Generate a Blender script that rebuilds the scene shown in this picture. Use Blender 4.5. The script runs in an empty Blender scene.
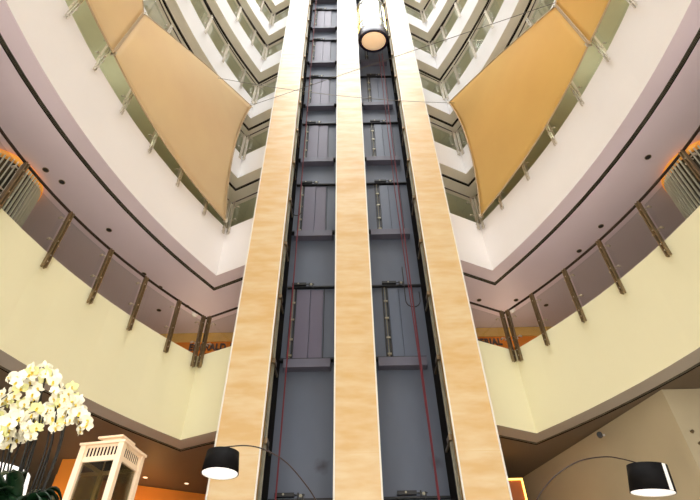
import bpy, math, random
from mathutils import Vector, Matrix
random.seed(7)
S = bpy.context.scene
COL = S.collection
PI = math.pi
AX = 0.1                       # axis of symmetry of the atrium

# ------------------------------------------------------------------ camera
def make_camera():
    f = 500.0
    vx, vy = 340.0, -290.0
    r = math.atan2(350 - vx, 250 - vy)
    L = math.hypot(350 - vx, 250 - vy)
    th = math.atan2(f, L)
    U0 = Vector((0, -math.sin(th), math.cos(th)))
    F = Vector((0, math.cos(th), math.sin(th)))
    R = math.cos(r) * Vector((1, 0, 0)) - math.sin(r) * U0
    U = math.cos(r) * U0 + math.sin(r) * Vector((1, 0, 0))
    cd = bpy.data.cameras.new('camera')
    cd.sensor_width = 36.0
    cd.sensor_fit = 'HORIZONTAL'
    cd.lens = f / 700 * 36
    cd.clip_start = 0.05
    cd.clip_end = 300
    co = bpy.data.objects.new('camera', cd)
    COL.objects.link(co)
    m = Matrix((R, U, -F)).transposed().to_4x4()
    m.translation = Vector((0, 0, 1.1))
    co.matrix_world = m
    S.camera = co
make_camera()

# ------------------------------------------------------------------ materials
def lin(c):
    return tuple(((v / 255) / 12.92 if v / 255 <= 0.04045 else ((v / 255 + 0.055) / 1.055) ** 2.4) for v in c)

def mat(name, rgb, rough=0.6, metal=0.0, var=0.06, scale=3.0, bump=0.0, spec=0.5, stretch=(1, 1, 1), coat=0.0, detail=4):
    m = bpy.data.materials.new(name)
    m.use_nodes = True
    nt = m.node_tree
    b = nt.nodes['Principled BSDF']
    b.inputs['Roughness'].default_value = rough
    b.inputs['Metallic'].default_value = metal
    b.inputs['Specular IOR Level'].default_value = spec
    b.inputs['Coat Weight'].default_value = coat
    c = lin(rgb)
    tc = nt.nodes.new('ShaderNodeTexCoord')
    mp = nt.nodes.new('ShaderNodeMapping')
    mp.inputs['Scale'].default_value = stretch
    nz = nt.nodes.new('ShaderNodeTexNoise')
    nz.inputs['Scale'].default_value = scale
    nz.inputs['Detail'].default_value = detail
    rp = nt.nodes.new('ShaderNodeValToRGB')
    rp.color_ramp.elements[0].position = 0.3
    rp.color_ramp.elements[1].position = 0.7
    rp.color_ramp.elements[0].color = tuple(max(0, v * (1 - var)) for v in c) + (1,)
    rp.color_ramp.elements[1].color = tuple(min(1, v * (1 + var)) for v in c) + (1,)
    nt.links.new(tc.outputs['Object'], mp.inputs['Vector'])
    nt.links.new(mp.outputs['Vector'], nz.inputs['Vector'])
    nt.links.new(nz.outputs['Fac'], rp.inputs['Fac'])
    nt.links.new(rp.outputs['Color'], b.inputs['Base Color'])
    if bump:
        bp = nt.nodes.new('ShaderNodeBump')
        bp.inputs['Strength'].default_value = bump
        bp.inputs['Distance'].default_value = 0.01
        nt.links.new(nz.outputs['Fac'], bp.inputs['Height'])
        nt.links.new(bp.outputs['Normal'], b.inputs['Normal'])
    return m

def emat(name, rgb, strength):
    m = mat(name, rgb, 0.5)
    b = m.node_tree.nodes['Principled BSDF']
    b.inputs['Emission Color'].default_value = lin(rgb) + (1,)
    b.inputs['Emission Strength'].default_value = strength
    return m

def marble(name):
    m = mat(name, (233, 199, 140), 0.32, var=0.1, scale=2.2, stretch=(0.6, 0.6, 2.2), detail=10)
    nt = m.node_tree
    b = nt.nodes['Principled BSDF']
    rp = [n for n in nt.nodes if n.type == 'VALTORGB'][0]
    rp.color_ramp.elements[0].position = 0.35
    rp.color_ramp.elements[0].color = lin((222, 184, 124)) + (1,)
    rp.color_ramp.elements[1].position = 0.68
    rp.color_ramp.elements[1].color = lin((231, 207, 162)) + (1,)
    tc = [n for n in nt.nodes if n.type == 'TEX_COORD'][0]
    sx = nt.nodes.new('ShaderNodeSeparateXYZ')
    nt.links.new(tc.outputs['Object'], sx.inputs['Vector'])
    # slab joints every 1.1 m
    dv = nt.nodes.new('ShaderNodeMath'); dv.operation = 'DIVIDE'; dv.inputs[1].default_value = 1.1
    fr = nt.nodes.new('ShaderNodeMath'); fr.operation = 'FRACT'
    gt = nt.nodes.new('ShaderNodeMath'); gt.operation = 'LESS_THAN'; gt.inputs[1].default_value = 0.007
    nt.links.new(sx.outputs['Z'], dv.inputs[0])
    nt.links.new(dv.outputs[0], fr.inputs[0])
    nt.links.new(fr.outputs[0], gt.inputs[0])
    mx = nt.nodes.new('ShaderNodeMix'); mx.data_type = 'RGBA'
    nt.links.new(gt.outputs[0], mx.inputs[0])
    nt.links.new(rp.outputs['Color'], mx.inputs[6])
    mx.inputs[7].default_value = lin((224, 190, 136)) + (1,)
    nt.links.new(mx.outputs[2], b.inputs['Base Color'])
    return m

def glassmat(name, tint, refl=1.0):
    m = bpy.data.materials.new(name)
    m.use_nodes = True
    nt = m.node_tree
    nt.nodes.clear()
    out = nt.nodes.new('ShaderNodeOutputMaterial')
    tr = nt.nodes.new('ShaderNodeBsdfTransparent')
    tr.inputs['Color'].default_value = lin(tint) + (1,)
    gl = nt.nodes.new('ShaderNodeBsdfGlossy')
    gl.inputs['Roughness'].default_value = 0.02
    fr = nt.nodes.new('ShaderNodeFresnel')
    fr.inputs['IOR'].default_value = 1.45
    ml = nt.nodes.new('ShaderNodeMath'); ml.operation = 'MULTIPLY'; ml.inputs[1].default_value = refl
    mx = nt.nodes.new('ShaderNodeMixShader')
    nt.links.new(fr.outputs[0], ml.inputs[0])
    nt.links.new(ml.outputs[0], mx.inputs[0])
    nt.links.new(tr.outputs[0], mx.inputs[1])
    nt.links.new(gl.outputs[0], mx.inputs[2])
    nt.links.new(mx.outputs[0], out.inputs['Surface'])
    return m

def fabric(name, rgb):
    m = mat(name, rgb, 0.7, var=0.05, scale=0.6, bump=0.0)
    nt = m.node_tree
    b = nt.nodes['Principled BSDF']
    out = [n for n in nt.nodes if n.type == 'OUTPUT_MATERIAL'][0]
    rp = [n for n in nt.nodes if n.type == 'VALTORGB'][0]
    tl = nt.nodes.new('ShaderNodeBsdfTranslucent')
    nt.links.new(rp.outputs['Color'], tl.inputs['Color'])
    mx = nt.nodes.new('ShaderNodeMixShader'); mx.inputs[0].default_value = 0.45
    nt.links.new(b.outputs[0], mx.inputs[1]); nt.links.new(tl.outputs[0], mx.inputs[2])
    nt.links.new(mx.outputs[0], out.inputs['Surface'])
    return m

M = {}
M['cream'] = mat('cream_paint', (236, 231, 194), 0.75, var=0.02, scale=0.7)
M['offwhite'] = mat('offwhite_paint', (246, 242, 240), 0.75, var=0.02, scale=0.7)
M['white'] = mat('white_paint', (240, 240, 240), 0.75, var=0.015, scale=0.7)
M['mauve'] = mat('mauve_ceiling_paint', (238, 226, 236), 0.45, var=0.05, scale=0.35)
M['beige_ceiling'] = mat('beige_ceiling_paint', (240, 236, 218), 0.7, var=0.03)
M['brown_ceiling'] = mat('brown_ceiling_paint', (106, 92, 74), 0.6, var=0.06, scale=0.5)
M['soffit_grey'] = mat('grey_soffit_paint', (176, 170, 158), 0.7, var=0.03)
M['slot'] = mat('slot_black', (24, 22, 20), 0.8, spec=0.1)
M['corridor'] = mat('corridor_wall_paint', (222, 222, 206), 0.7, var=0.05, scale=1.5)
M['partition'] = mat('partition_plaster', (186, 174, 144), 0.7, var=0.04, scale=1.5)
M['floor'] = mat('floor_stone', (226, 216, 206), 0.3, var=0.05)
M['marble'] = marble('travertine_cladding')
M['trim_white'] = mat('reveal_white', (240, 236, 226), 0.5)
M['panel'] = mat('shaft_blue_grey_steel', (92, 101, 117), 0.5, metal=0.0, var=0.1, scale=1.2, stretch=(1, 1, 0.4), spec=0.5)
def add_stains(m, spots):
    # dark oil smudges at fixed places on the steel
    nt = m.node_tree; b = nt.nodes['Principled BSDF']
    src = [n for n in nt.nodes if n.type == 'VALTORGB'][0].outputs['Color']
    tc = [n for n in nt.nodes if n.type == 'TEX_COORD'][0]
    nz = nt.nodes.new('ShaderNodeTexNoise'); nz.inputs['Scale'].default_value = 9
    nt.links.new(tc.outputs['Object'], nz.inputs['Vector'])
    for (x, z, r, k) in spots:
        vd = nt.nodes.new('ShaderNodeVectorMath'); vd.operation = 'DISTANCE'; vd.inputs[1].default_value = (x, 9.95, z)
        nt.links.new(tc.outputs['Object'], vd.inputs[0])
        ad = nt.nodes.new('ShaderNodeMath'); ad.operation = 'MULTIPLY_ADD'; ad.inputs[1].default_value = r * 1.2
        nt.links.new(nz.outputs['Fac'], ad.inputs[0]); nt.links.new(vd.outputs['Value'], ad.inputs[2])
        mr = nt.nodes.new('ShaderNodeMapRange'); mr.inputs['From Min'].default_value = r * 0.5; mr.inputs['From Max'].default_value = r * 1.7
        mr.inputs['To Min'].default_value = k; mr.inputs['To Max'].default_value = 0
        nt.links.new(ad.outputs[0], mr.inputs['Value'])
        mx = nt.nodes.new('ShaderNodeMix'); mx.data_type = 'RGBA'; mx.inputs[7].default_value = lin((46, 44, 48)) + (1,)
        nt.links.new(mr.outputs[0], mx.inputs[0]); nt.links.new(src, mx.inputs[6])
        src = mx.outputs[2]
    nt.links.new(src, b.inputs['Base Color'])
add_stains(M['panel'], [(-0.62, 4.62, 0.16, 0.85), (1.58, 4.66, 0.14, 0.6)])
M['door'] = mat('door_purple_grey_steel', (98, 93, 112), 0.45, var=0.06, scale=1.5, stretch=(1, 1, 0.3))
M['door_blue'] = mat('door_blue_grey_steel', (92, 102, 120), 0.45, var=0.06, scale=1.5, stretch=(1, 1, 0.3))
M['sill'] = mat('sill_steel', (98, 98, 114), 0.5, var=0.05)
M['black'] = mat('black_metal', (26, 27, 30), 0.5, var=0.1)
M['galv'] = mat('galvanised_steel', (150, 146, 128), 0.4, metal=0.6, var=0.15, scale=8)
M['brass'] = mat('brass_brush', (190, 150, 70), 0.4, metal=0.7)
M['steel'] = mat('brushed_steel', (222, 216, 204), 0.35, metal=1.0, var=0.08, scale=10)
M['dark_steel'] = mat('bronze_dark_steel', (142, 124, 98), 0.3, metal=0.8, var=0.1, scale=10)
M['rail_dark'] = mat('handrail_dark', (58, 46, 42), 0.35, metal=0.6)
M['cable_red'] = mat('cable_dark_red', (112, 38, 48), 0.6)
M['wire'] = mat('wire_grey', (120, 116, 108), 0.5, metal=0.5)
M['glass'] = glassmat('clear_glass', (226, 228, 228), 0.8)
M['glass_green'] = glassmat('green_glass', (216, 226, 208), 0.8)
M['lantern_glass'] = glassmat('lantern_glass', (216, 212, 190), 0.8)
M['sail'] = fabric('sail_fabric', (254, 230, 188))
M['sail_hem'] = mat('sail_hem', (196, 172, 136), 0.7)
M['sail_deep'] = fabric('sail_fabric_golden', (254, 218, 138))
M['chrome'] = mat('cabin_chrome', (222, 222, 214), 0.08, metal=1.0, var=0.03)
M['cab_glass'] = mat('cabin_mirror_glass', (206, 214, 214), 0.04, metal=0.9, var=0.04, scale=3)
M['cab_gold'] = mat('cabin_gold_trim', (226, 208, 120), 0.15, metal=1.0)
M['cab_dark'] = mat('cabin_dark_band', (30, 24, 48), 0.35)
M['cab_dome'] = emat('cabin_lit_dome', (255, 214, 168), 0.9)
M['orange_wall'] = mat('orange_plaster', (240, 150, 50), 0.6, var=0.08, scale=0.8)
M['amber_panel'] = mat('amber_dark_panel', (170, 96, 40), 0.5, var=0.1)
M['orange_sign'] = mat('orange_fascia', (232, 140, 44), 0.5, var=0.08, scale=2)
M['gold_band'] = mat('gold_fascia_band', (226, 188, 110), 0.4, var=0.08)
M['letter'] = mat('sign_letters', (84, 72, 70), 0.5)
M['glow'] = emat('warm_led_strip', (255, 190, 90), 7.0)
M['cove'] = emat('amber_cove_strip', (255, 150, 40), 5.0)
M['lamp_lens'] = emat('downlight_lens', (255, 226, 190), 3.0)
M['shade_black'] = mat('lampshade_black', (10, 9, 10), 0.7, var=0.02, spec=0.15)
M['shade_white'] = mat('lampshade_lining_highlight', (244, 244, 240), 0.6, var=0.01)
M['bulb'] = emat('bulb_glow', (255, 250, 240), 8.0)
M['diffuser'] = emat('lampshade_diffuser', (255, 252, 248), 1.3)
M['lantern_white'] = mat('lantern_cream_enamel', (232, 208, 178), 0.4, var=0.03)
M['petal'] = mat('orchid_petal', (240, 237, 214), 0.5, var=0.05, scale=30)
M['petal_green'] = mat('orchid_petal_green', (222, 224, 158), 0.5, var=0.06, scale=30)
M['lip'] = mat('orchid_lip', (216, 190, 70), 0.5)
M['stem'] = mat('orchid_stem', (14, 15, 10), 0.6)
M['leaf'] = mat('orchid_leaf', (14, 40, 20), 0.3, var=0.25, scale=12)
M['pot'] = mat('pot_black', (28, 26, 26), 0.3)
M['wood'] = mat('console_wood', (84, 58, 38), 0.4, var=0.2, scale=4, stretch=(1, 6, 6))
M['fin'] = mat('fin_pale_green', (226, 228, 208), 0.4, var=0.05)
M['drum_core'] = mat('drum_core', (52, 54, 42), 0.6, var=0.1)
M['drum_glow'] = emat('drum_warm_glow', (255, 170, 70), 0.7)
M['camera_white'] = mat('camera_housing', (240, 238, 236), 0.3)

# ------------------------------------------------------------------ mesh helpers
class MB:
    def __init__(self):
        self.v = []; self.f = []; self.mi = []; self.sm = []
    def add(self, vs, fs, mi=0, sm=False):
        n = len(self.v)
        self.v += [tuple(v) for v in vs]
        for f in fs:
            self.f.append([i + n for i in f]); self.mi.append(mi); self.sm.append(sm)
        return self
    def box(self, x0, x1, y0, y1, z0, z1, mi=0):
        vs = [(x, y, z) for z in (z0, z1) for y in (y0, y1) for x in (x0, x1)]
        return self.add(vs, [(0, 2, 3, 1), (4, 5, 7, 6), (0, 1, 5, 4), (2, 6, 7, 3), (0, 4, 6, 2), (1, 3, 7, 5)], mi)
    def obox(self, c, ax, ay, az, mi=0):
        c, ax, ay, az = Vector(c), Vector(ax), Vector(ay), Vector(az)
        vs = [c + ax * i + ay * j + az * k for k in (-1, 1) for j in (-1, 1) for i in (-1, 1)]
        return self.add(vs, [(0, 2, 3, 1), (4, 5, 7, 6), (0, 1, 5, 4), (2, 6, 7, 3), (0, 4, 6, 2), (1, 3, 7, 5)], mi)
    def prism(self, pts, z0, z1, mi=0):
        n = len(pts)
        vs = [(p[0], p[1], z0) for p in pts] + [(p[0], p[1], z1) for p in pts]
        fs = [list(range(n))[::-1], [i + n for i in range(n)]]
        fs += [(i, (i + 1) % n, (i + 1) % n + n, i + n) for i in range(n)]
        return self.add(vs, fs, mi)
    def tube(self, pts, r, seg=8, mi=0, cap=True):
        pts = [Vector(p) for p in pts]
        rs = r if isinstance(r, (list, tuple)) else [r] * len(pts)
        vs = []; fs = []
        up = None
        for i, p in enumerate(pts):
            t = (pts[min(i + 1, len(pts) - 1)] - pts[max(i - 1, 0)]).normalized()
            if up is None:
                up = Vector((0, 0, 1)) if abs(t.z) < 0.9 else Vector((1, 0, 0))
            a = t.cross(up).normalized(); b = a.cross(t).normalized(); up = b
            for k in range(seg):
                an = 2 * PI * k / seg
                vs.append(p + (a * math.cos(an) + b * math.sin(an)) * rs[i])
        for i in range(len(pts) - 1):
            for k in range(seg):
                k2 = (k + 1) % seg
                fs.append((i * seg + k, i * seg + k2, (i + 1) * seg + k2, (i + 1) * seg + k))
        self.add(vs, fs, mi, True)
        if cap:
            n = (len(pts) - 1) * seg
            self.add(vs[:seg], [list(range(seg))[::-1]], mi)
            self.add(vs[n:], [list(range(seg))], mi)
        return self
    def lathe(self, prof, c=(0, 0, 0), seg=32, mi=0, sm=True):
        vs = []; fs = []
        for r, z in prof:
            for k in range(seg):
                an = 2 * PI * k / seg
                vs.append((c[0] + r * math.cos(an), c[1] + r * math.sin(an), c[2] + z))
        for i in range(len(prof) - 1):
            for k in range(seg):
                k2 = (k + 1) % seg
                fs.append((i * seg + k, i * seg + k2, (i + 1) * seg + k2, (i + 1) * seg + k))
        return self.add(vs, fs, mi, sm)
    def build(self, name, mats, parent=None, bevel=0.0):
        me = bpy.data.meshes.new(name)
        me.from_pydata(self.v, [], self.f)
        for m in (mats if isinstance(mats, (list, tuple)) else [mats]):
            me.materials.append(m)
        for p, mi, sm in zip(me.polygons, self.mi, self.sm):
            p.material_index = mi; p.use_smooth = sm
        me.update()
        o = bpy.data.objects.new(name, me)
        COL.objects.link(o)
        if parent:
            o.parent = parent
            o.location = -Vector(parent.get('_w', (0, 0, 0)))  # meshes are written in world space
        if bevel:
            bv = o.modifiers.new('bevel', 'BEVEL'); bv.width = bevel; bv.segments = 2; bv.limit_method = 'ANGLE'
        return o

def tag(o, label=None, cat=None, group=None, kind=None):
    if label: o['label'] = label
    if cat: o['category'] = cat
    if group: o['group'] = group
    if kind: o['kind'] = kind
    return o

ROOTS = []
def empty(name, loc=(0, 0, 0)):
    o = bpy.data.objects.new(name, None)
    COL.objects.link(o)
    o.location = loc
    o.empty_display_size = 0.1
    o['_w'] = tuple(loc)
    ROOTS.append(o)
    return o

def struct(name, mb, mats, label, cat='wall', bevel=0):
    o = mb.build(name, mats, bevel=bevel)
    return tag(o, label, cat, kind='structure')

# ------------------------------------------------------------------ plan of the balconies
def ucurve(L, Y):
    t = 9.7 - Y
    a, b = (0.72, 0.06) if L == 1 else (0.56, 0.042)
    tm = a / (2 * b)
    t = min(t, tm)
    return 3.5 + a * t - b * t * t

def plan(L):
    pts = [(2.42, 9.16), (3.5, 9.7)]
    Y = 9.2
    while Y > -6.3:
        pts.append((ucurve(L, Y), Y)); Y -= 0.5
    return pts

def offset(pts, d):
    out = []
    n = len(pts)
    for i in range(n):
        def nrm(a, b):
            dx, dy = b[0] - a[0], b[1] - a[1]
            l = math.hypot(dx, dy)
            return (-dy / l, dx / l)
        if i == 0: nn = nrm(pts[0], pts[1]); k = 1
        elif i == n - 1: nn = nrm(pts[-2], pts[-1]); k = 1
        else:
            a = nrm(pts[i - 1], pts[i]); b = nrm(pts[i], pts[i + 1])
            sx, sy = a[0] + b[0], a[1] + b[1]
            l = math.hypot(sx, sy)
            nn = (sx / l, sy / l)
            k = 1 / (nn[0] * a[0] + nn[1] * a[1])
        out.append((pts[i][0] + nn[0] * d * k, pts[i][1] + nn[1] * d * k))
    return out

def W(side, p, z):
    return (AX + side * p[0], p[1], z)

FLOORS = {1: 6.95, 2: 10.97, 3: 14.28, 4: 17.56, 5: 20.84, 6: 24.12, 7: 27.4, 8: 30.68, 9: 33.96}
BOTS = {1: 5.08, 2: 9.28, 3: 13.17, 4: 16.47, 5: 19.75, 6: 23.03, 7: 26.31, 8: 29.6, 9: 32.88}
SIDE = {-1: 'left', 1: 'right'}
ORD = {1: 'lowest', 2: 'second', 3: 'third', 4: 'fourth', 5: 'fifth', 6: 'sixth', 7: 'seventh', 8: 'eighth', 9: 'ninth'}

def slab(L, side):
    base = plan(L)
    zt, zb = FLOORS[L], BOTS[L]
    ds = [0, 0.36, 0.46, 6.5] if L <= 2 else [0, 0.31, 0.39, 4.0]
    P = [offset(base, d) for d in ds]
    mb = MB()
    n = len(base)
    def strip(A, za, B, zb_, mi):
        vs = [W(side, p, za) for p in A] + [W(side, p, zb_) for p in B]
        fs = []
        for i in range(n - 1):
            f = (i, i + 1, n + i + 1, n + i)
            fs.append(f if side > 0 else f[::-1])
        mb.add(vs, fs, mi)
    strip(P[0], zt, P[0], zb, 0)
    strip(P[0], zb, P[1], zb, 1)
    strip(P[1], zb, P[1], zb + 0.12, 2)
    strip(P[1], zb + 0.12, P[2], zb + 0.12, 2)
    strip(P[2], zb + 0.12, P[2], zb, 2)
    strip(P[2], zb, P[3], zb, 3)
    strip(P[3], zb, P[3], zt, 0)
    strip(P[3], zt, P[0], zt, 4)
    # slot fins inside the groove
    m0 = 'cream' if L == 1 else ('offwhite' if L == 2 else 'white')
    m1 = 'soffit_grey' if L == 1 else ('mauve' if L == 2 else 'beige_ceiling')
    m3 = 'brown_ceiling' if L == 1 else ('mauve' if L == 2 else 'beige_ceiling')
    o = struct('balcony_slab', mb, [M[m0], M[m1], M['slot'], M[m3], M['floor']],
               '%s curved balcony band on the %s side, %s' % ('cream' if L == 1 else 'white', SIDE[side],
               'the lowest one' if L == 1 else 'the %s one up' % ORD[L]), 'balcony')
    # linear diffuser: two thin bright edges in the slot
    g = MB()
    for d in ((0.385, 0.41, 0.435) if L <= 2 else (0.34,)):
        q = offset(base, d)
        for i in range(n - 1):
            a, b = q[i], q[i + 1]
            g.tube([W(side, a, zb + 0.01), W(side, b, zb + 0.01)], 0.004, 4, 0, False)
    gr = g.build('air_slot_blades', M['galv'])
    tag(gr, 'thin metal blades of the air slot under the %s %s balcony' % (ORD[L], SIDE[side]), 'air slot', kind='structure')
    if L >= 2:
        w = MB()
        a0 = offset(base, 2.1); a1 = offset(base, 2.2)
        zc = BOTS.get(L + 1, zt + 2.2)
        vs = [W(side, p, zt) for p in a0] + [W(side, p, zc) for p in a0]
        fs = []
        for i in range(n - 1):
            f = (i, i + 1, n + i + 1, n + i)
            fs.append(f[::-1] if side > 0 else f)
        w.add(vs, fs)
        vs = [W(side, p, zt) for p in a1] + [W(side, p, zc) for p in a1]
        w.add(vs, [f[::-1] for f in fs])
        struct('wall_%s' % SIDE[side], w, M['corridor'], 'grey green corridor wall behind the %s %s balcony' % (ORD[L], SIDE[side]))

for L in range(1, 10):
    for side in (-1, 1):
        slab(L, side)

# ------------------------------------------------------------------ railings
def lerp(a, b, t): return (a[0] + (b[0] - a[0]) * t, a[1] + (b[1] - a[1]) * t)

def railing(L, side):
    zt = FLOORS[L]
    H = 0.97
    base = plan(L)
    if L == 1: Ys = [8.97, 8.14, 7.26, 6.25, 5.1, 3.9, 2.7, 1.5, 0.3]
    elif L == 2: Ys = [8.87, 7.9, 6.88, 5.85, 4.85, 3.8, 2.75, 1.7, 0.6]
    else: Ys = [8.97, 8.02, 7.03, 5.93, 4.85, 3.8, 2.75]
    root = empty('balcony_railing', W(side, (4.2, 8.3), zt))
    where = {1: 'cream wall, lowest', 2: 'white wall, second', 3: 'white wall, third', 4: 'white wall, fourth',
             5: 'white wall, fifth', 6: 'white wall, sixth', 7: 'white wall, seventh'}[L]
    tag(root, '%s glass railing on top of the %s level from the bottom' % (SIDE[side], where), 'railing', 'glass balcony railings around the atrium')
    mp = M['steel'] if L > 1 else M['steel']
    # stations: (u,Y) on the face, tangent
    V = base[1]; R0 = base[0]
    rt = Vector((V[0] - R0[0], V[1] - R0[1])).normalized()
    ct = Vector((ucurve(L, 9.2) - V[0], 9.2 - V[1])).normalized()
    st = []
    st.append(((V[0] - rt.x * 0.15, V[1] - rt.y * 0.15), rt))
    st.append(((V[0] + ct.x * 0.15, V[1] + ct.y * 0.15), ct))
    for Y in Ys:
        u = ucurve(L, Y)
        t = Vector((ucurve(L, Y - 0.1) - u, -0.1)).normalized()
        st.append(((u, Y), t))
    for (p, t) in st:
        nrm = Vector((-t.y, t.x))      # outward
        nrm = nrm if (nrm.x > 0 or nrm.y > 0) else -nrm
        mb = MB()
        t3 = Vector((side * t.x, t.y, 0)); n3 = Vector((side * nrm.x, nrm.y, 0))
        w = Vector(W(side, p, 0))
        wd, dp = (0.012, 0.035) if L == 1 else (0.008, 0.02)
        for s in (-1, 1):
            c = w + t3 * (0.026 * s) - n3 * 0.07
            c.z = zt + (H - 0.34) / 2
            mb.obox(c, t3 * wd, n3 * dp, Vector((0, 0, (H + 0.34) / 2)))
        po = mb.build('post', mp if L > 1 else M['dark_steel'], root)
        for zz in (zt - 0.22, zt - 0.08, zt + 0.25, zt + 0.78):
            so = MB()
            a = w - n3 * 0.10; b = w + n3 * 0.05
            if zz < zt: b = w - n3 * 0.0
            a.z = b.z = zz
            so.tube([a, b], 0.014, 8)
            if zz > zt:
                for s in (-1, 1):
                    c = w + t3 * (0.10 * s) - n3 * 0.01; c.z = zz
                    d = w + t3 * (0.10 * s) + n3 * 0.05; d.z = zz
                    so.tube([c, d], 0.022, 8)
                c1 = w - t3 * 0.1 - n3 * 0.02; c2 = w + t3 * 0.1 - n3 * 0.02
                c1.z = c2.z = zz
                so.tube([c1, c2], 0.010, 6)
            so.build('standoff', M['steel'], po)
    # glass panels and handrail
    gm = M['glass'] if L == 1 else M['glass_green']
    def pane(pts):
        mb = MB()
        a = offset(pts, 0.025); b = offset(pts, 0.037)
        n = len(pts)
        vs = [W(side, p, zt + 0.02) for p in a] + [W(side, p, zt + 0.9) for p in a]
        fs = [(i, i + 1, n + i + 1, n + i) for i in range(n - 1)]
        if side < 0: fs = [f[::-1] for f in fs]
        mb.add(vs, fs)
        mb.build('glass_panel', gm, root)
    pane([base[0], lerp(base[0], base[1], 0.97)])
    prev = 9.65
    for Y in Ys:
        k = 6
        pts = []
        a, b = prev - 0.03, Y + 0.03
        for i in range(k + 1):
            yy = a + (b - a) * i / k
            pts.append((ucurve(L, yy), yy))
        pane(pts)
        prev = Y
    hr = MB()
    pts = [base[0], base[1]]
    yy = 9.4
    while yy > Ys[-1] - 0.2:
        pts.append((ucurve(L, yy), yy)); yy -= 0.3
    q = offset(pts, -0.05)
    hr.tube([W(side, p, zt + H) for p in q], 0.026 if L == 1 else 0.017, 8)
    hr.build('handrail', M['rail_dark'], root)

for L in range(1, 8):
    for side in (-1, 1):
        railing(L, side)

# ------------------------------------------------------------------ clad piers and shaft
ZT = 37.0
def pier(x0, x1, label):
    mb = MB().box(x0, x1, 8.75, 10.3, 0, ZT)
    struct('pillar', mb, M['marble'], label, 'pillar')
    t = MB()
    for x in (x0, x1):
        t.box(x - 0.014, x + 0.014, 8.735, 8.77, 0, ZT)
    struct('trim_1', t, M['trim_white'], 'thin white edge beads on the %s' % label, 'trim')
pier(-2.43, -1.63, 'tall beige travertine pier left of the two lift shafts')
pier(-0.34, 0.455, 'tall beige travertine pier between the two lift shafts')
pier(1.79, 2.55, 'tall beige travertine pier right of the two lift shafts')

def shaft_wall(x0, x1, label):
    struct('wall_shaft', MB().box(x0, x1, 9.95, 10.2, 0, ZT), M['panel'], label)
shaft_wall(-1.63, -0.34, 'blue grey steel back of the left lift shaft')
shaft_wall(0.455, 1.79, 'blue grey steel back of the right lift shaft')

SIDX = {0: ('left', 0.0), 1: ('right', 2.17)}
def landing(sh, fl, z, idx):
    nm, dx = SIDX[sh]
    root = empty('elevator_door', (-1.0 + dx, 9.95, z))
    tag(root, 'grey steel back of a lift door with sill ledge in the %s shaft, %s' % (nm, idx), 'elevator door',
        'landing doors of the %s lift shaft' % nm)
    dm = M['door'] if sh == 0 else M['door_blue']
    x0 = -1.63 if sh == 0 else 0.455
    x1 = -0.34 if sh == 0 else 1.79
    H = 2.08
    pa = -1.34 + dx if sh == 0 else 0.93
    pb = -1.0 + dx if sh == 0 else 1.19
    pc = -0.69 + dx if sh == 0 else 1.52
    MB().box(pa, pb - 0.008, 9.90, 9.948, z + 0.06, z + H - 0.06).build('door_leaf', dm, root, 0.004)
    MB().box(pb + 0.004, pc, 9.91, 9.948, z + 0.06, z + H - 0.06).build('door_leaf', dm, root, 0.004)
    MB().box(pc + 0.02, pc + 0.035, 9.93, 9.948, z + 0.03, z + H).build('door_jamb', M['black'], root)
    # hanging mechanism channel left of the leaves
    ch = MB()
    ch.box(pa - 0.055, pa - 0.012, 9.92, 9.948, z + 0.02, z + H)
    ch.box(pa - 0.15, pa - 0.115, 9.92, 9.948, z + 0.02, z + H)
    ch.build('coupler_channel', M['black'], root)
    rd = MB()
    rd.tube([(pa - 0.085, 9.90, z + 0.05), (pa - 0.085, 9.90, z + H - 0.02)], 0.012, 6)
    for k in (0.12, 0.55, 1.1, 1.6):
        rd.box(pa - 0.12, pa - 0.03, 9.885, 9.915, z + k, z + k + 0.05)
    rd.build('coupler_rod', M['galv'], root)
    sl = MB()
    sl.box(x0 + 0.02 + (0 if sh == 0 else 0.04), x1 - 0.03 - (0 if sh == 0 else 0.1), 9.80, 9.948, z - 0.02, z + 0.02)
    sl.build('sill_plate', M['black'], root)
    lx0, lx1 = (-1.52, -0.48) if sh == 0 else (0.58, 1.65)
    MB().box(lx0, lx1, 9.74, 9.95, z - 0.24, z - 0.03).build('sill_apron', M['sill'], root, 0.006)
    MB().box(x1 - 0.26, x1 - 0.14, 9.82, 9.95, z - 0.16, z - 0.02).build('apron_bracket', M['black'], root)
    hd = MB()
    hd.box(x0 + 0.03, x1 - 0.02, 9.86, 9.948, z + H, z + H + 0.035)
    hd.build('door_header', M['black'], root)
    me = MB()
    me.box(pa - 0.14, pa + 0.22, 9.83, 9.90, z + H + 0.06, z + H + 0.13)
    me.tube([(pa + 0.22, 9.85, z + H + 0.09), (pa + 0.42, 9.85, z + H + 0.09)], 0.012, 6)
    me.box(pa + 0.28, pa + 0.31, 9.84, 9.88, z + H + 0.02, z + H + 0.13)
    me.box(pa + 0.37, pa + 0.40, 9.84, 9.88, z + H - 0.03, z + H + 0.11)
    mo = me.build('door_operator', M['black'], root)
    rl = MB()
    rl.tube([(pa + 0.345, 9.82, z + H + 0.07), (pa + 0.345, 9.85, z + H + 0.07)], 0.03, 12)
    rl.tube([(pa + 0.02, 9.82, z + H + 0.1), (pa + 0.02, 9.85, z + H + 0.1)], 0.02, 12)
    rl.build('roller', M['galv'], mo)

zs = [1.9] + [FLOORS[k] - 0.05 for k in range(1, 8)]
names = ['only its header showing at the bottom edge', 'lowest one fully in view', 'second one up from the bottom', 'third one up from the bottom', 'fourth one up from the bottom',
         'fifth one up from the bottom', 'sixth one up, near the top edge', 'highest one, above the top edge']
for sh in (0, 1):
    for i, z in enumerate(zs):
        landing(sh, i, z, names[i])

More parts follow.
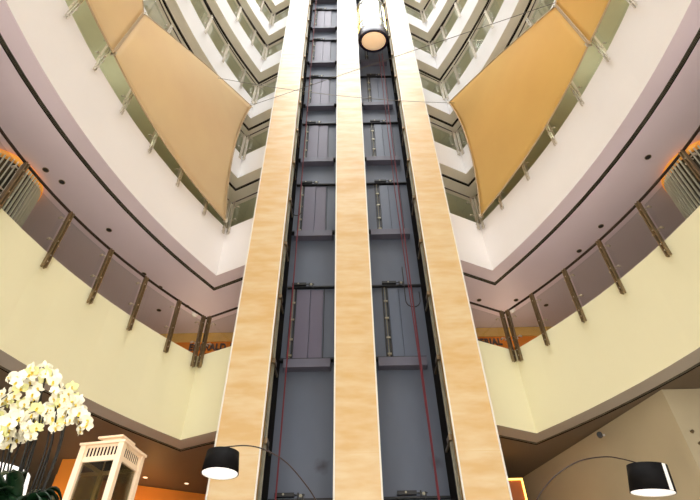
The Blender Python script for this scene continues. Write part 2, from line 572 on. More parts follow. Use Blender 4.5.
def guide(x, d, label):
    root = empty('guide_rail', (x, 9.3, 0))
    tag(root, label, 'guide rail')
    mb = MB()
    mb.box(x, x + d * 0.05, 9.02, 9.06, 0.01, ZT)
    mb.box(x, x + d * 0.02, 8.96, 9.12, 0.01, ZT)
    mb.build('rail', M['galv'], root)
    struct('trim_3', MB().box(min(x, x + d * 0.012), max(x, x + d * 0.012), 9.17, 9.949, 0, ZT), M['slot'], 'dark inner side of the lift shaft', 'trim')
    z = 1.4
    while z < ZT - 1:
        b = MB()
        b.box(x, x + d * 0.075, 8.93, 9.16, z, z + 0.10)
        b.box(x + d * 0.013, x + d * 0.045, 9.16, 9.6, z + 0.02, z + 0.07)
        b.build('rail_bracket', M['dark_steel'], root)
        z += 1.64
    MB().box(x, x + d * 0.018, 8.79, 8.86, 0.01, ZT).build('edge_strip', M['brass'], root)
guide(-1.63, 1, 'long steel guide rail on the outer side of the left lift shaft')
guide(1.79, -1, 'long steel guide rail on the outer side of the right lift shaft')
MB_thin = MB()
for x, d, lab in ((-0.34, -1, 'dark thin channel along the inner edge of the left lift shaft'), (0.455, 1, 'dark thin channel along the inner edge of the right lift shaft')):
    o = MB().box(x, x + d * 0.045, 9.7, 9.95, 0.01, ZT).build('cable_channel', M['black'])
    tag(o, lab, 'channel')

def cable(name, pts, r, m, label):
    o = MB().tube(pts, r, 6).build(name, m)
    return tag(o, label, 'cable')
cable('travelling_cable', [(-1.39, 9.4, 0.02), (-1.385, 9.4, 10), (-1.39, 9.4, 20), (-1.40, 9.4, ZT)], 0.017, M['cable_red'], 'dark red cable hanging down the left lift shaft')
cable('travelling_cable', [(1.52, 9.4, 0.02), (1.45, 9.4, 7), (1.42, 9.4, 14), (1.43, 9.4, 20.5)], 0.017, M['cable_red'], 'dark red cable hanging from the lift cabin, nearest the shaft side')
cable('travelling_cable', [(1.49, 9.42, 0.02), (1.465, 9.42, 4.5), (1.42, 9.43, 7.2), (1.33, 9.45, 12), (1.31, 9.45, 20.6)], 0.013, M['cable_red'], 'thinner red cable beside the main one below the lift cabin')
def loop(cx, zc, r, y, ztop, label, xs):
    pts = [(cx - r, y, ztop)]
    for k in range(13):
        a = PI + PI * k / 12
        pts.append((cx + r * math.cos(a), y, zc + r * 1.1 * math.sin(a)))
    pts.append((cx + r, y, zc + 0.25))
    cable('cable_loop', pts, 0.013, M['black'], label)
loop(1.47, 8.25, 0.17, 9.52, 9.3, 'black cable hanging in a loop in the right lift shaft', 0)
loop(-1.46, 11.35, 0.13, 9.47, 11.5, 'black cable hanging in a loop in the left lift shaft', 0)
# ------------------------------------------------------------------ panoramic cabin
def cabin():
    cx, cy, zb, r = 1.10, 9.0, 20.75, 0.585
    root = empty('elevator_cabin', (cx, cy, zb))
    tag(root, 'round mirrored panoramic lift cabin with a glowing peach underside in the right shaft', 'elevator cabin')
    MB().lathe([(r * 0.97, 0.62), (r * 0.97, 3.1)], (cx, cy, zb), 48).build('glass_body', M['cab_glass'], root)
    MB().lathe([(r * 0.80, 0.02), (r * 1.0, 0.0), (r * 1.02, 0.03), (r * 1.02, 0.60), (r * 0.97, 0.62)], (cx, cy, zb), 48).build('base_band', M['cab_dark'], root)
    MB().lathe([(r * 0.82, 0.02), (r * 0.76, -0.03), (r * 0.58, -0.07), (r * 0.3, -0.10), (0.001, -0.11)], (cx, cy, zb), 48).build('lit_dome', M['cab_dome'], root)
    MB().lathe([(r * 0.98, 3.1), (r * 1.02, 3.1), (r * 1.02, 3.25), (r * 0.6, 3.42), (0.001, 3.45)], (cx, cy, zb), 48).build('roof_cap', M['chrome'], root)
    for zz in (0.66, 1.3, 3.0):
        MB().lathe([(r * 0.97, zz - 0.03), (r * 1.005, zz - 0.02), (r * 1.005, zz + 0.02), (r * 0.97, zz + 0.03)], (cx, cy, zb), 48).build('ring', M['cab_gold'] if zz < 2.9 else M['chrome'], root)
    for k in range(24):
        a = 2 * PI * k / 24
        c = (cx + r * 0.985 * math.cos(a), cy + r * 0.985 * math.sin(a), zb + 1.85)
        t = Vector((-math.sin(a), math.cos(a), 0)); nn = Vector((math.cos(a), math.sin(a), 0))
        mm = M['cab_gold'] if k in (0, 12, 11, 13, 23, 1) else (M['black'] if k % 2 else M['chrome'])
        MB().obox(c, t * 0.013, nn * 0.014, Vector((0, 0, 1.24))).build('mullion', mm, root)
cabin()
for o in ROOTS:
    if o.name.startswith('elevator_cabin'): o.scale = (1, 0.78, 1)      # oval car
# machine-car frame above the cabin
o = MB().tube([(1.12, 9.3, 24.16), (1.12, 9.3, ZT)], 0.02, 6).build('hoist_rope', M['galv'])
tag(o, 'steel hoist rope above the round lift cabin', 'rope')

# ------------------------------------------------------------------ fabric sails
def sail(side, Y0, Y1, zb0, zb1, zt0, zt1, u0, u1, name, label, m, dipA=0.0, dipB=0.0, belly=0.15, bow=0.0):
    # lower edge follows the curved balcony front, upper edge is pulled straight
    n, mm = 28, 20
    def low(s):
        Y = Y0 + (Y1 - Y0) * s
        return Vector(W(side, (ucurve(2, Y) - 0.17, Y), zb0 + (zb1 - zb0) * s))
    T0 = Vector(W(side, (u0, Y0 - 0.02), zt0)); T1 = Vector(W(side, (u1, Y1 - 0.02), zt1))
    def pt(i, j):
        s = i / n; t = j / mm
        top = T0.lerp(T1, s) + Vector((side * 0.3, 0, 1)) * (bow * 4 * s * (1 - s))
        p = low(s).lerp(top, t)
        p += Vector((-side, -0.3, 0)) * (belly * math.sin(PI * s) * math.sin(PI * t))
        e = 4 * t * (1 - t)
        d = (low(1) - low(0)).normalized()
        p += d * (dipA * e * (1 - s) ** 3) - d * (dipB * e * s ** 3)
        return p
    root = empty(name, tuple(low(0)))
    tag(root, label, 'fabric sail', 'fabric sails hung across the balconies')
    mb = MB()
    vs = [pt(i, j) for i in range(n + 1) for j in range(mm + 1)]
    fs = [(i * (mm + 1) + j, (i + 1) * (mm + 1) + j, (i + 1) * (mm + 1) + j + 1, i * (mm + 1) + j + 1) for i in range(n) for j in range(mm)]
    mb.add(vs, fs, 0, True)
    o = mb.build('sail_cloth', m, root)
    sol = o.modifiers.new('thick', 'SOLIDIFY'); sol.thickness = 0.008
    hem = MB()
    loopp = [pt(i, 0) for i in range(n + 1)] + [pt(n, j) for j in range(1, mm + 1)] + [pt(i, mm) for i in range(n - 1, -1, -1)] + [pt(0, j) for j in range(mm - 1, 0, -1)]
    loopp.append(loopp[0])
    hem.tube(loopp, 0.022, 6)
    hem.build('hem', M['sail_hem'], root)
    for q in ((pt(0, 0), pt(n, 0), pt(0, mm), pt(n, mm)) if Y0 > 6 else (pt(n, 0), pt(n, mm))):
        MB().obox(q, Vector((0.06, 0, 0)), Vector((0, 0.012, 0)), Vector((0, 0, 0.06))).build('corner_clamp', M['steel'], root)
for side, m in ((-1, M['sail']), (1, M['sail_deep'])):
    nm = SIDE[side]
    sail(side, 9.42, 4.90, 11.0, 11.45, 16.75, 13.45, 3.46, 4.93, 'fabric_sail',
         '%s tan fabric sail stretched on the %s, widest end at the inner corner' % ('pale' if side < 0 else 'golden', nm), m, dipA=0.35, bow=0.15)
    sail(side, 4.86, 0.6, 11.45, 11.3, 13.45, 16.9, 4.93, 5.0, 'fabric_sail',
         'tan fabric sail cut off by the top edge of the photo on the %s' % nm, m, dipB=0.3)
def wire(a, b, sag, label):
    a, b = Vector(a), Vector(b)
    pts = [a.lerp(b, t / 20) + Vector((0, 0, -sag * 4 * (t / 20) * (1 - t / 20))) for t in range(21)]
    o = MB().tube(pts, 0.008, 5).build('tie_wire', M['wire'])
    tag(o, label, 'wire')
wire((-3.36, 9.2, 16.45), (5.08, 4.8, 13.5), 0.0, 'thin wire tied to the left sail, rising to the upper right')
wire((3.56, 8.9, 15.9), (-3.95, 7.61, 15.43), 0.3, 'thin wire tied to the right sail, crossing nearly level to the left')

# ------------------------------------------------------------------ lobby shell
struct('floor', MB().box(-11, 11, -9, 15, -0.2, 0), M['floor'], 'pale stone lobby floor', 'floor')
struct('wall_left', MB().box(-11, -10.8, -7, 15, 0, 10.97), M['partition'], 'beige outer wall of the lobby on the left')
struct('wall_right', MB().box(10.8, 11, -7, 15, 0, 10.97), M['partition'], 'beige outer wall of the lobby on the right')
struct('wall_front', MB().box(-8.5, 8.5, -7.2, -7.0, 10.97, 37), M['white'], 'white upper wall of the atrium behind the viewer')
struct('wall_back', MB().box(-11, 11, 14.6, 14.8, 0, 10.97), M['partition'], 'far wall of the lobby behind the lifts')
def wallseg(name, a, b, th, z0, z1, m, label):
    a = Vector((a[0], a[1])); b = Vector((b[0], b[1]))
    d = (b - a).normalized(); nn = Vector((-d.y, d.x)) * th
    struct(name, MB().prism([a, b, b + nn, a + nn], z0, z1), m, label)
wallseg('wall_orange', (-6.6, 11.42), (-1.7, 14.0), 0.15, 0, 5.07, M['orange_wall'], 'orange lit plaster wall far behind the lantern')
struct('wall_orange', MB().box(-6.08, -5.45, 10.55, 11.2, 0, 5.07), M['orange_wall'], 'orange lit pillar just left of the lantern', 'pillar')
struct('wall_partition', MB().prism([(5.26, 7.93), (10.7, 7.86), (10.7, 12.9), (3.70, 12.9)], 0, 5.07), M['partition'], 'beige corner wall under the right balcony')
# upper lounge fascia behind the inner corners
for side in (-1, 1):
    x0, x1 = (-7.2, -2.2) if side < 0 else (2.3, 7.4)
    struct('wall_fascia', MB().box(x0, x1, 12.3, 12.6, 8.62, 8.98), M['orange_sign'], 'orange fascia with dark letters above the lounge, %s side' % SIDE[side])
    struct('trim_2', MB().box(x0, x1, 12.26, 12.6, 8.98, 9.27), M['gold_band'], 'gold band above the orange fascia, %s side' % SIDE[side], 'trim')
    struct('wall_lounge', MB().box(x0, x1, 12.8, 12.9, 6.96, 9.27), M['slot'], 'dark opening under the orange fascia, %s side' % SIDE[side])

def text(s, x, y, z, size, m, label, align='LEFT'):
    cu = bpy.data.curves.new('sign_text', 'FONT')
    cu.body = s; cu.size = size; cu.extrude = 0.02; cu.align_x = align; cu.offset = 0.008
    cu.space_character = 1.05
    o = bpy.data.objects.new('tmp', cu)
    COL.objects.link(o)
    dg = bpy.context.evaluated_depsgraph_get()
    me = bpy.data.meshes.new_from_object(o.evaluated_get(dg))
    COL.objects.unlink(o)
    bpy.data.objects.remove(o)
    r = bpy.data.objects.new('sign_letters', me)
    me.materials.clear(); me.materials.append(m)
    COL.objects.link(r)
    r.location = (x, y, z)
    r.rotation_euler = (PI / 2, 0, 0)
    r.scale = (0.82, 1, 1)
    tag(r, label, 'sign')
    return r
text('EMERALD 1', -4.64, 12.275, 8.70, 0.29, M['letter'], 'dark raised letters reading EMERALD on the orange fascia')
text('IMPERIAL', 4.27, 12.275, 8.70, 0.29, M['letter'], 'dark raised letters reading IMPERIAL on the orange fascia', 'RIGHT')

# light box on the right
def light_box():
    x0, x1, y, z1 = 2.5, 3.52, 11.0, 4.66
    root = empty('illuminated_frame', (3.0, 11.0, 0))
    tag(root, 'tall orange panel framed by a glowing light strip beside the right pier', 'light panel')
    MB().box(x0, x1, y, y + 0.12, 0, z1).build('panel', M['amber_panel'], root)
    f = MB()
    f.box(x1 - 0.03, x1, y - 0.03, y - 0.001, 0.02, z1)
    f.box(x0, x0 + 0.03, y - 0.03, y - 0.001, 0.02, z1)
    f.box(x0 + 0.03, x1 - 0.03, y - 0.03, y - 0.001, z1 - 0.03, z1)
    f.build('light_strip', M['glow'], root)
light_box()
# ceiling downlights and cameras
def downlight(x, y, z, label, lens=None, r=0.05):
    root = empty('downlight', (x, y, z))
    tag(root, label, 'ceiling light', 'small recessed ceiling lights')
    MB().lathe([(r, -0.004), (r * 1.25, -0.008), (r * 1.3, 0.0)], (x, y, z), 20).build('bezel', M['dark_steel'], root)
    MB().lathe([(0.001, -0.003), (r, -0.004)], (x, y, z), 20).build('lens', lens or M['black'], root)
dl = [(-5.96, 6.59, 'left, beside the slatted drum'), (-6.15, 6.27, 'left, touching the slatted drum'), (-5.5, 8.01, 'left, second from the slatted drum'),
      (-5.2, 9.58, 'left, above the fourth post'), (-4.95, 10.12, 'left, above the handrail near the inner corner'), (-4.46, 10.96, 'left, beside the dome camera'),
      (-5.27, 11.12, 'left, seen through the railing glass'),
      (6.07, 6.23, 'right, beside the slatted drum'), (5.81, 8.18, 'right, second from the slatted drum'), (5.58, 9.02, 'right, third from the slatted drum'),
      (4.49, 10.96, 'right, beside the dome camera'), (3.48, 10.93, 'right, next to the pier'), (5.38, 11.22, 'right, seen through the railing glass')]
for x, y, lab in dl:
    downlight(x, y, 9.278, 'tiny dark recessed spot in the mauve ceiling %s' % lab)
for x, y, lab in ((-4.73, 11.75, 'just right of the lantern'), (-3.91, 12.2, 'next to the left lampshade'), (-5.6, 11.3, 'seen through the lantern')):
    downlight(x, y, 5.078, 'small lit downlight in the brown ceiling %s' % lab, M['lamp_lens'], 0.05)
def dome_cam(x, y, z, label):
    root = empty('dome_camera', (x, y, z))
    tag(root, label, 'security camera')
    MB().lathe([(0.09, 0), (0.09, -0.05), (0.07, -0.06)], (x, y, z), 24).build('housing', M['camera_white'], root)
    MB().lathe([(0.07, -0.06), (0.06, -0.10), (0.035, -0.125), (0.001, -0.13)], (x, y, z), 24).build('dome', M['camera_white'], root)
dome_cam(-4.32, 11.29, 9.278, 'white dome camera on the mauve ceiling near the left inner corner')
dome_cam(4.47, 11.37, 9.278, 'white dome camera on the mauve ceiling near the right inner corner')
def bullet_cam():
    root = empty('wall_camera', (4.73, 9.5, 4.9))
    tag(root, 'small security camera on the beige wall under the right balcony', 'security camera')
    MB().tube([(4.79, 9.46, 4.92), (4.66, 9.36, 4.90)], 0.022, 10).build('bracket', M['camera_white'], root)
    MB().tube([(4.68, 9.42, 4.90), (4.60, 9.26, 4.86)], 0.05, 12).build('housing', M['black'], root)
bullet_cam()
for i, (x, z) in enumerate(((5.42, 4.33), (5.45, 4.14))):
    o = MB().tube([(x, 7.925, z), (x, 7.89, z)], 0.025, 10).build('wall_sensor', M['dark_steel'])
    tag(o, 'tiny dark wall fitting on the right wall face, %s of two' % ('upper' if i == 0 else 'lower'), 'wall fitting')

# slatted drums on the lounge level
def drum(cx, cy, side):
    root = empty('slatted_drum', (cx, cy, 6.96))
    tag(root, 'round drum of pale vertical fins with a warm glowing top ring, behind the %s railing' % SIDE[side], 'slatted screen')
    MB().lathe([(0.62, 0), (0.62, 2.3)], (cx, cy, 6.965), 32).build('core', M['drum_core'], root)
    MB().lathe([(0.66, 2.29), (0.66, 2.2), (0.78, 2.2), (0.78, 2.29)], (cx, cy, 6.965), 48).build('glow_ring', M['drum_glow'], root)
    for k in range(60):
        a = 2 * PI * k / 60
        n3 = Vector((math.cos(a), math.sin(a), 0)); t3 = Vector((-math.sin(a), math.cos(a), 0))
        c = Vector((cx, cy, 6.965 + 1.1)) + n3 * 0.75
        MB().obox(c, t3 * 0.012, n3 * 0.02, Vector((0, 0, 1.1))).build('fin', M['fin'], root)
drum(-7.12, 6.42, -1)
drum(7.3, 6.5, 1)

# ------------------------------------------------------------------ arc lamps
def spline(P, k=8):
    P = [Vector(p) for p in P]; out = []
    for i in range(len(P) - 1):
        p0 = P[max(i - 1, 0)]; p1 = P[i]; p2 = P[i + 1]; p3 = P[min(i + 2, len(P) - 1)]
        for j in range(k):
            t = j / k
            out.append(0.5 * ((2 * p1) + (p2 - p0) * t + (2 * p0 - 5 * p1 + 4 * p2 - p3) * t * t + (3 * p1 - p0 - 3 * p2 + p3) * t ** 3))
    out.append(P[-1]); return out

def arc_lamp(pts, base, sc, r0, r1, h, tilt, label, highlight=False, arm_mat='rail_dark'):
    root = empty('arc_lamp', base)
    tag(root, label, 'floor lamp', 'black shaded arc lamps')
    bx, by, bz = base
    MB().lathe([(0.001, 0.0), (0.19, 0.0), (0.19, 0.05), (0.17, 0.06), (0.001, 0.065)], base, 32).build('base', M['black'], root)
    MB().tube(spline(pts), 0.0055, 8).build('arm', M[arm_mat], root)
    # shade
    c = Vector(sc)
    rot = Matrix.Rotation(tilt, 4, 'Y') @ Matrix.Rotation(tilt * 1.4, 4, 'X')
    def lathe_r(prof, mi=0, seg=40):
        mb = MB().lathe(prof, (0, 0, 0), seg, mi)
        mb.v = [tuple(c + (rot @ Vector(v))) for v in mb.v]
        return mb
    sh = lathe_r([(r0 - 0.012, h / 2 - 0.004), (r0, h / 2), (r1, -h / 2), (r1 - 0.004, -h / 2)]).build('lamp_shade', M['shade_black'], root)
    lathe_r([(0.02, h / 2 - 0.002), (r0 - 0.01, h / 2 - 0.003)]).build('shade_top', M['shade_black'], sh)
    lathe_r([(r0 - 0.006, h / 2 - 0.01), (r1 - 0.006, -h / 2)]).build('shade_lining', M['shade_white'], sh)
    lathe_r([(0.001, -h / 2 + 0.018), (r1 - 0.008, -h / 2 + 0.012)]).build('diffuser', M['diffuser'], sh)
    if highlight:  # white strip painted on the shade in place of a glossy reflection
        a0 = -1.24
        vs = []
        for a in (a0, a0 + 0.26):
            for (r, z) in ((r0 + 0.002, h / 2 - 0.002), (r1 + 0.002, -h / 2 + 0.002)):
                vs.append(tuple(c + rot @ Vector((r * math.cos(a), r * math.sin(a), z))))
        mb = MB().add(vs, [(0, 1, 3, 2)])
        o = mb.build('shade_highlight', M['shade_white'], sh)
        o['label'] = 'white vertical strip painted as a highlight'
    top = c + rot @ Vector((0, 0, h / 2))
    MB().tube([pts[0], tuple(top)], 0.012, 8).build('shade_holder', M['steel'], root)

arc_lamp([(-1.09, 4.2, 2.755), (-0.91, 4.2, 2.765), (-0.75, 4.2, 2.73), (-0.57, 4.2, 2.63), (-0.42, 4.2, 2.48), (-0.30, 4.2, 2.32), (-0.16, 4.2, 2.05), (-0.05, 4.2, 1.7), (0.0, 4.2, 1.2), (0.02, 4.2, 0.6), (0.02, 4.2, 0.05)],
         (0.02, 4.2, 0.0), (-1.09, 4.2, 2.625), 0.132, 0.150, 0.17, 0.0, 'black drum shade arc lamp in front of the left travertine pier')
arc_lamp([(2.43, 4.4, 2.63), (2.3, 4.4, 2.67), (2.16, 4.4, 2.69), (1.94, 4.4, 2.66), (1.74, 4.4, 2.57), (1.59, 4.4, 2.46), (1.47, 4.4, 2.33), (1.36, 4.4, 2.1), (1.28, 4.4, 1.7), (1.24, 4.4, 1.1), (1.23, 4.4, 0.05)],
         (1.23, 4.4, 0.0), (2.47, 4.4, 2.50), 0.155, 0.172, 0.21, 0.10, 'black drum shade arc lamp with a white painted highlight at the lower right', True)

# white table lamp behind the orchid
def white_lamp():
    base = (-2.58, 3.7, 0)
    root = empty('white_lamp', base)
    tag(root, 'white lampshade glowing behind the orchid stems at the lower left', 'floor lamp')
    c = (-2.60, 3.7, 2.31)
    MB().lathe([(0.001, 0), (0.14, 0), (0.14, 0.03), (0.02, 0.05)], base, 24).build('base', M['steel'], root)
    MB().tube([(-2.58, 3.7, 0.04), (-2.58, 3.7, 2.38)], 0.012, 8).build('pole', M['steel'], root)
    MB().lathe([(0.24, 0.10), (0.27, -0.12)], c, 40).build('lamp_shade', M['diffuser'], root)
white_lamp()

# ------------------------------------------------------------------ console, lantern, orchid
def console():
    root = empty('console_table', (-1.45, 2.8, 0))
    tag(root, 'tall dark console carrying the lantern and the orchid, below the frame', 'console')
    MB().box(-2.25, -0.85, 2.35, 3.15, 1.42, 1.47).build('table_top', M['wood'], root, 0.006)
    for x in (-2.2, -0.94):
        for y in (2.4, 3.06):
            MB().box(x, x + 0.05, y, y + 0.05, 0, 1.42).build('leg', M['wood'], root)
console()

def lantern():
    zt = 2.153; zb = 1.472
    fr = Vector((-1.19, 2.57, 0))
    e1 = Vector((-0.985, 0.17, 0)) * 1.1; e2 = Vector((0.17, 0.985, 0))
    wid = 0.232
    cen = fr + e1 * wid / 2 + e2 * wid / 2
    root = empty('lantern', (cen.x, cen.y, zb))
    tag(root, 'cream metal lantern with glass sides and slotted top rim, beside the orchid', 'lantern')
    def P(a, b, z): return cen + e1 * a + e2 * b + Vector((0, 0, z))
    Z3 = Vector((0, 0, 1))
    hw = 0.098        # body half width
    # roof plate, pyramid and cap
    rf = MB()
    rf.obox(P(0, 0, zt + 0.006), e1 * 0.118, e2 * 0.118, Z3 * 0.006)
    q = [P(a, b, zt + 0.012) for a, b in ((-.112, -.112), (.112, -.112), (.112, .112), (-.112, .112))] + \
        [P(a, b, zt + 0.032) for a, b in ((-.055, -.055), (.055, -.055), (.055, .055), (-.055, .055))]
    rf.add(q, [(0, 1, 5, 4), (1, 2, 6, 5), (2, 3, 7, 6), (3, 0, 4, 7), (4, 5, 6, 7)])
    rf.build('roof', M['lantern_white'], root)
    cp = MB()
    cp.obox(P(0, 0, zt + 0.042), e1 * 0.048, e2 * 0.048, Z3 * 0.011)
    cp.obox(P(0, 0, zt + 0.057), e1 * 0.066, e2 * 0.066, Z3 * 0.005)
    cp.build('chimney_cap', M['lantern_white'], root)
    # slotted rim on four sides
    zr0, zr1 = zt - 0.072, zt
    for (a, b) in ((e1, e2), (e2, e1), (e1, -e2), (e2, -e1)):
        mb = MB()
        off = b * -hw
        c0 = cen + off
        mb.obox(c0 + Z3 * (zr1 - 0.006), a * hw, b * 0.003, Z3 * 0.006)
        mb.obox(c0 + Z3 * (zr0 + 0.007), a * hw, b * 0.003, Z3 * 0.007)
        n = 11
        for k in range(n + 1):
            x = -hw + 2 * hw * k / n
            wdt = 0.0040 if 0 < k < n else 0.008
            mb.obox(c0 + a * x + Z3 * ((zr0 + zr1) / 2), a * wdt, b * 0.001, Z3 * 0.036)
        mb.build('slotted_rim', M['lantern_white'], root)
        mb2 = MB(); mb2.obox(c0 - b * -0.008 + Z3 * ((zr0 + zr1) / 2), a * (hw - 0.01), b * 0.001, Z3 * 0.028)
        mb2.build('rim_backing', M['slot'], root)
        g = MB(); g.obox(c0 + b * 0.004 + Z3 * ((zr0 + zb + 0.05) / 2), a * (hw - 0.012), b * 0.001, Z3 * ((zr0 - zb - 0.05) / 2))
        g.build('glass_pane', M['lantern_glass'], root)
        fb = MB(); fb.obox(c0 + Z3 * (zr0 - 0.006), a * hw, b * 0.006, Z3 * 0.007)
        fb.build('frame_bar', M['lantern_white'], root)
        fb = MB(); fb.obox(c0 + Z3 * (zb + 0.03), a * hw, b * 0.006, Z3 * 0.02)
        fb.build('frame_bar', M['lantern_white'], root)
    for sa in (-1, 1):
        for sb in (-1, 1):
            MB().obox(cen + e1 * (hw * sa) + e2 * (hw * sb) + Z3 * ((zb + zt) / 2), e1 * 0.014, e2 * 0.014, Z3 * ((zt - zb) / 2)).build('corner_post', M['lantern_white'], root)
    MB().obox(P(0, 0, zb + 0.006), e1 * 0.112, e2 * 0.112, Z3 * 0.006).build('base_plate', M['lantern_white'], root)
    o = MB().lathe([(0.001, 0.32), (0.036, 0.32), (0.038, 0.31), (0.038, 0.0), (0.001, 0.0)], (cen.x, cen.y, zb + 0.0125), 24).build('candle', M['lantern_white'])
    tag(o, 'pale pillar candle inside the lantern', 'candle')
lantern()

def orchid():
    root = empty('potted_orchid', (-1.66, 2.66, 1.472))
    tag(root, 'white flowering orchid arrangement with dark leaves beside the lantern', 'orchid')
    cx, cy = -1.70, 2.66
    MB().lathe([(0.001, 0.0), (0.11, 0.0), (0.15, 0.1), (0.17, 0.38), (0.16, 0.38), (0.14, 0.34), (0.001, 0.34)], (cx, cy, 1.473), 32).build('pot', M['pot'], root)
    # leaves
    rnd = random.Random(5)
    def leaf(base, ang, ln, wd, rise, droop):
        d = Vector((math.cos(ang), math.sin(ang), 0)); s = Vector((-d.y, d.x, 0))
        n = 10; vs = []; fs = []
        for i in range(n + 1):
            t = i / n
            c = Vector(base) + d * (ln * t) + Vector((0, 0, rise * math.sin(PI * t * 0.75) - droop * t * t))
            w = wd * math.sin(PI * min(1, 0.12 + t * 0.88)) ** 0.6
            vs += [c - s * w + Vector((0, 0, w * 0.35)), c, c + s * w + Vector((0, 0, w * 0.35))]
        for i in range(n):
            for k in (0, 1):
                fs.append((i * 3 + k, i * 3 + k + 1, i * 3 + k + 4, i * 3 + k + 3))
        o = MB().add(vs, fs, 0, True).build('leaf', M['leaf'], root)
        sm = o.modifiers.new('thick', 'SOLIDIFY'); sm.thickness = 0.004
    for k in range(30):
        a = rnd.uniform(0, 2 * PI)
        leaf((cx + 0.06 * math.cos(a) + rnd.uniform(-.05, .1), cy + 0.06 * math.sin(a), 1.80 + rnd.uniform(0, .04)), a, (rnd.uniform(0.12, 0.17) if math.cos(a) > 0.2 else rnd.uniform(0.15, 0.26)), rnd.uniform(0.028, 0.042), rnd.uniform(0.08, 0.18), rnd.uniform(0.0, 0.12))
    # flower meshes
    def flower_mesh(m, seed):
        r = random.Random(seed)
        mb = MB()
        def petal(ang, ln, w, lift, mi=0):
            n = 6; vs = []; fs = []
            d = Vector((math.cos(ang), math.sin(ang), 0)); s = Vector((-d.y, d.x, 0))
            for i in range(n + 1):
                t = i / n
                ww = w * math.sin(PI * (0.08 + 0.9 * t)) ** 0.7
                c = d * (ln * t) + Vector((0, 0, lift * t * t))
                vs += [c - s * ww + Vector((0, 0, ww * .15)), c, c + s * ww + Vector((0, 0, ww * .15))]
            for i in range(n):
                for k in (0, 1):
                    fs.append((i * 3 + k, i * 3 + k + 1, i * 3 + k + 4, i * 3 + k + 3))
            mb.add(vs, fs, mi, True)
        for a in (90, 210, 330):
            petal(math.radians(a + r.uniform(-6, 6)), 0.034, 0.010, -0.004)
        for a in (20, 160):
            petal(math.radians(a + r.uniform(-6, 6)), 0.034, 0.017, 0.004)
        petal(math.radians(270), 0.016, 0.006, 0.012, 1)
        mb.lathe([(0.0035, 0.0), (0.005, 0.005), (0.001, 0.01)], (0, 0, 0), 8, 1)
        me = bpy.data.meshes.new('orchid_flower')
        me.from_pydata(mb.v, [], mb.f)
        me.materials.append(m); me.materials.append(M['lip'])
        for p, mi in zip(me.polygons, mb.mi): p.material_index = mi; p.use_smooth = True
        return me
    meshes = [flower_mesh(M['petal'], 1), flower_mesh(M['petal'], 2), flower_mesh(M['petal'], 3), flower_mesh(M['petal_green'], 4)]
    # stems: base -> bend -> tip (world)
    extra = MB()
    tips = [(-1.80, 2.50, 2.33, -1), (-1.74, 2.46, 2.40, -1), (-1.68, 2.40, 2.47, -1), (-1.64, 2.42, 2.45, 1), (-1.55, 2.46, 2.385, 1),
            (-1.53, 2.48, 2.34, 1), (-1.47, 2.5, 2.29, 1), (-1.70, 2.56, 2.33, -1), (-1.58, 2.54, 2.31, 1), (-1.86, 2.52, 2.27, -1),
            (-1.50, 2.54, 2.28, 1), (-1.66, 2.50, 2.28, -1), (-1.78, 2.58, 2.25, -1), (-1.92, 2.50, 2.33, -1), (-1.82, 2.54, 2.20, -1), (-1.70, 2.52, 2.21, -1), (-1.90, 2.56, 2.22, -1)]
    for i, (x, y, z, sgn) in enumerate(tips):
        bx = cx + (x - cx) * 0.5 + rnd.uniform(-.02, .02); by = 2.66 + rnd.uniform(-.04, .04)
        b = Vector((bx, by, 1.82))
        mid = Vector((bx + (x - bx) * 0.45, by + (y - by) * 0.4, 1.82 + (z - 1.82) * 0.6))
        top = Vector((x - sgn * 0.03, y, z))
        arch = Vector((x + sgn * 0.05, y - 0.02, z - 0.015))
        tip = Vector((x + sgn * 0.11, y - 0.03, z - 0.08))
        sp = spline([b, mid, top, arch, tip], 8)
        so = MB().tube(sp, [0.0045] * 17 + [0.0028] * (len(sp) - 17), 6).build('flower_stem', M['stem'], root)
        n = len(sp)
        for k in range(9):
            t = 0.42 + 0.57 * k / 8
            p = sp[min(n - 1, int(t * (n - 1)))]
            j = Vector((rnd.uniform(-.028, .028), rnd.uniform(-.035, .01), rnd.uniform(-.03, .025)))
            fm = meshes[3 if rnd.random() < 0.2 else rnd.randrange(3)]
            d = Vector((rnd.uniform(-.8, .9), -1.0, rnd.uniform(-.9, .1))).normalized()
            eu = d.to_track_quat('Z', 'Y').to_euler()
            eu.rotate_axis('Z', rnd.uniform(-.5, .5))
            s = rnd.uniform(1.0, 1.35) * (0.7 if k == 8 else 1)
            if k % 3 == 2:      # past a hundred blooms: the hindmost in one mesh
                R3 = eu.to_matrix()
                vs = [p + j + Vector((0, 0.02, 0)) + R3 @ (v.co * s) for v in fm.vertices]
                n0 = len(extra.v); extra.v += [tuple(v) for v in vs]
                for q in fm.polygons:
                    extra.f.append([v + n0 for v in q.vertices]); extra.sm.append(True)
                    extra.mi.append(2 if q.material_index == 1 else (1 if fm == meshes[3] else 0))
                continue
            fo = bpy.data.objects.new('flower', fm)
            COL.objects.link(fo)
            fo.parent = so
            fo.location = p + j; fo.rotation_euler = eu; fo.scale = (s, s, s)
    tag(extra.build('blossoms', [M['petal'], M['petal_green'], M['lip']], root), kind='stuff')
orchid()

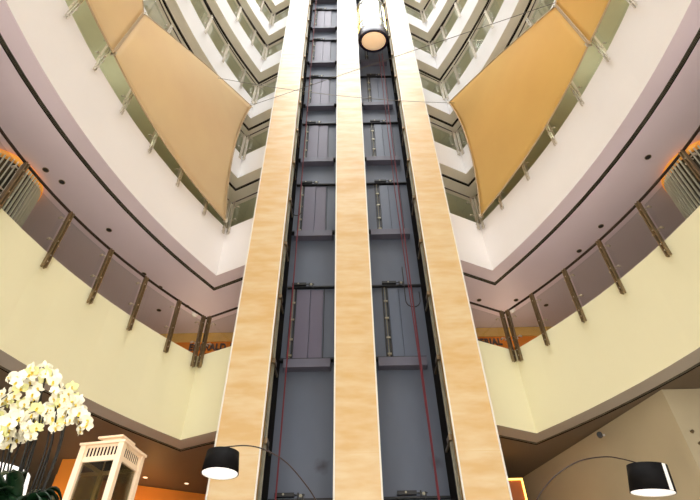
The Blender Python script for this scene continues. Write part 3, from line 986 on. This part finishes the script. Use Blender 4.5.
# ------------------------------------------------------------------ light
w = bpy.data.worlds.new('world')
S.world = w
w.use_nodes = True
bg = w.node_tree.nodes['Background']
bg.inputs['Color'].default_value = (1.0, 0.985, 0.965, 1)
bg.inputs['Strength'].default_value = 1.0
wn = w.node_tree
tcw = wn.nodes.new('ShaderNodeTexCoord'); sxw = wn.nodes.new('ShaderNodeSeparateXYZ'); rw = wn.nodes.new('ShaderNodeValToRGB')
wn.links.new(tcw.outputs['Generated'], sxw.inputs[0]); wn.links.new(sxw.outputs['Z'], rw.inputs['Fac'])
rw.color_ramp.elements[0].position = 0.1; rw.color_ramp.elements[0].color = (2.2, 2.15, 2.05, 1)
rw.color_ramp.elements[1].position = 0.9; rw.color_ramp.elements[1].color = (16.0, 16.0, 16.2, 1)
wn.links.new(rw.outputs['Color'], bg.inputs['Color'])

def area(name, loc, rot, sx, sy, power, col, label):
    ld = bpy.data.lights.new(name, 'AREA')
    ld.shape = 'RECTANGLE'; ld.size = sx; ld.size_y = sy; ld.energy = power; ld.color = col
    o = bpy.data.objects.new(name, ld); COL.objects.link(o)
    o.location = loc; o.rotation_euler = rot
    return o
def point(name, loc, power, col, r=0.1):
    ld = bpy.data.lights.new(name, 'POINT'); ld.energy = power; ld.color = col; ld.shadow_soft_size = r
    o = bpy.data.objects.new(name, ld); COL.objects.link(o); o.location = loc
    return o
warm = (1.0, 0.74, 0.48)
point('cove_light', (-4.6, 11.6, 4.4), 30, (1.0, 0.5, 0.15))
point('cove_light', (-5.9, 10.0, 4.2), 10, (1.0, 0.5, 0.15))
point('fascia_light', (-4.2, 11.2, 8.2), 32, warm, 0.3)
point('fascia_light', (4.3, 11.2, 8.2), 32, warm, 0.3)
point('niche_light', (3.3, 10.5, 4.3), 3, (1.0, 0.5, 0.15))
for side in (-1, 1):
    for Y in (1.5, 4.0, 6.2):
        point('corridor_lamp', W(side, (ucurve(2, Y) + 1.1, Y), 12.4), 22, (1.0, 0.97, 0.86), 0.3)
for x, y in ((-2.5, -3.0), (2.5, -3.0), (0.0, -1.5)):  # added fill lights, unseen behind the viewer, brightening lower walls and soffits
    point('lobby_fill', (x, y, 1.6), 220, (1.0, 0.86, 0.70), 0.3)

S.view_settings.view_transform = 'Standard'
S.view_settings.look = 'None'
S.view_settings.gamma = 1
S.view_settings.use_curve_mapping = False
S.view_settings.exposure = -0.86
for o in ROOTS:
    if '_w' in o: del o['_w']
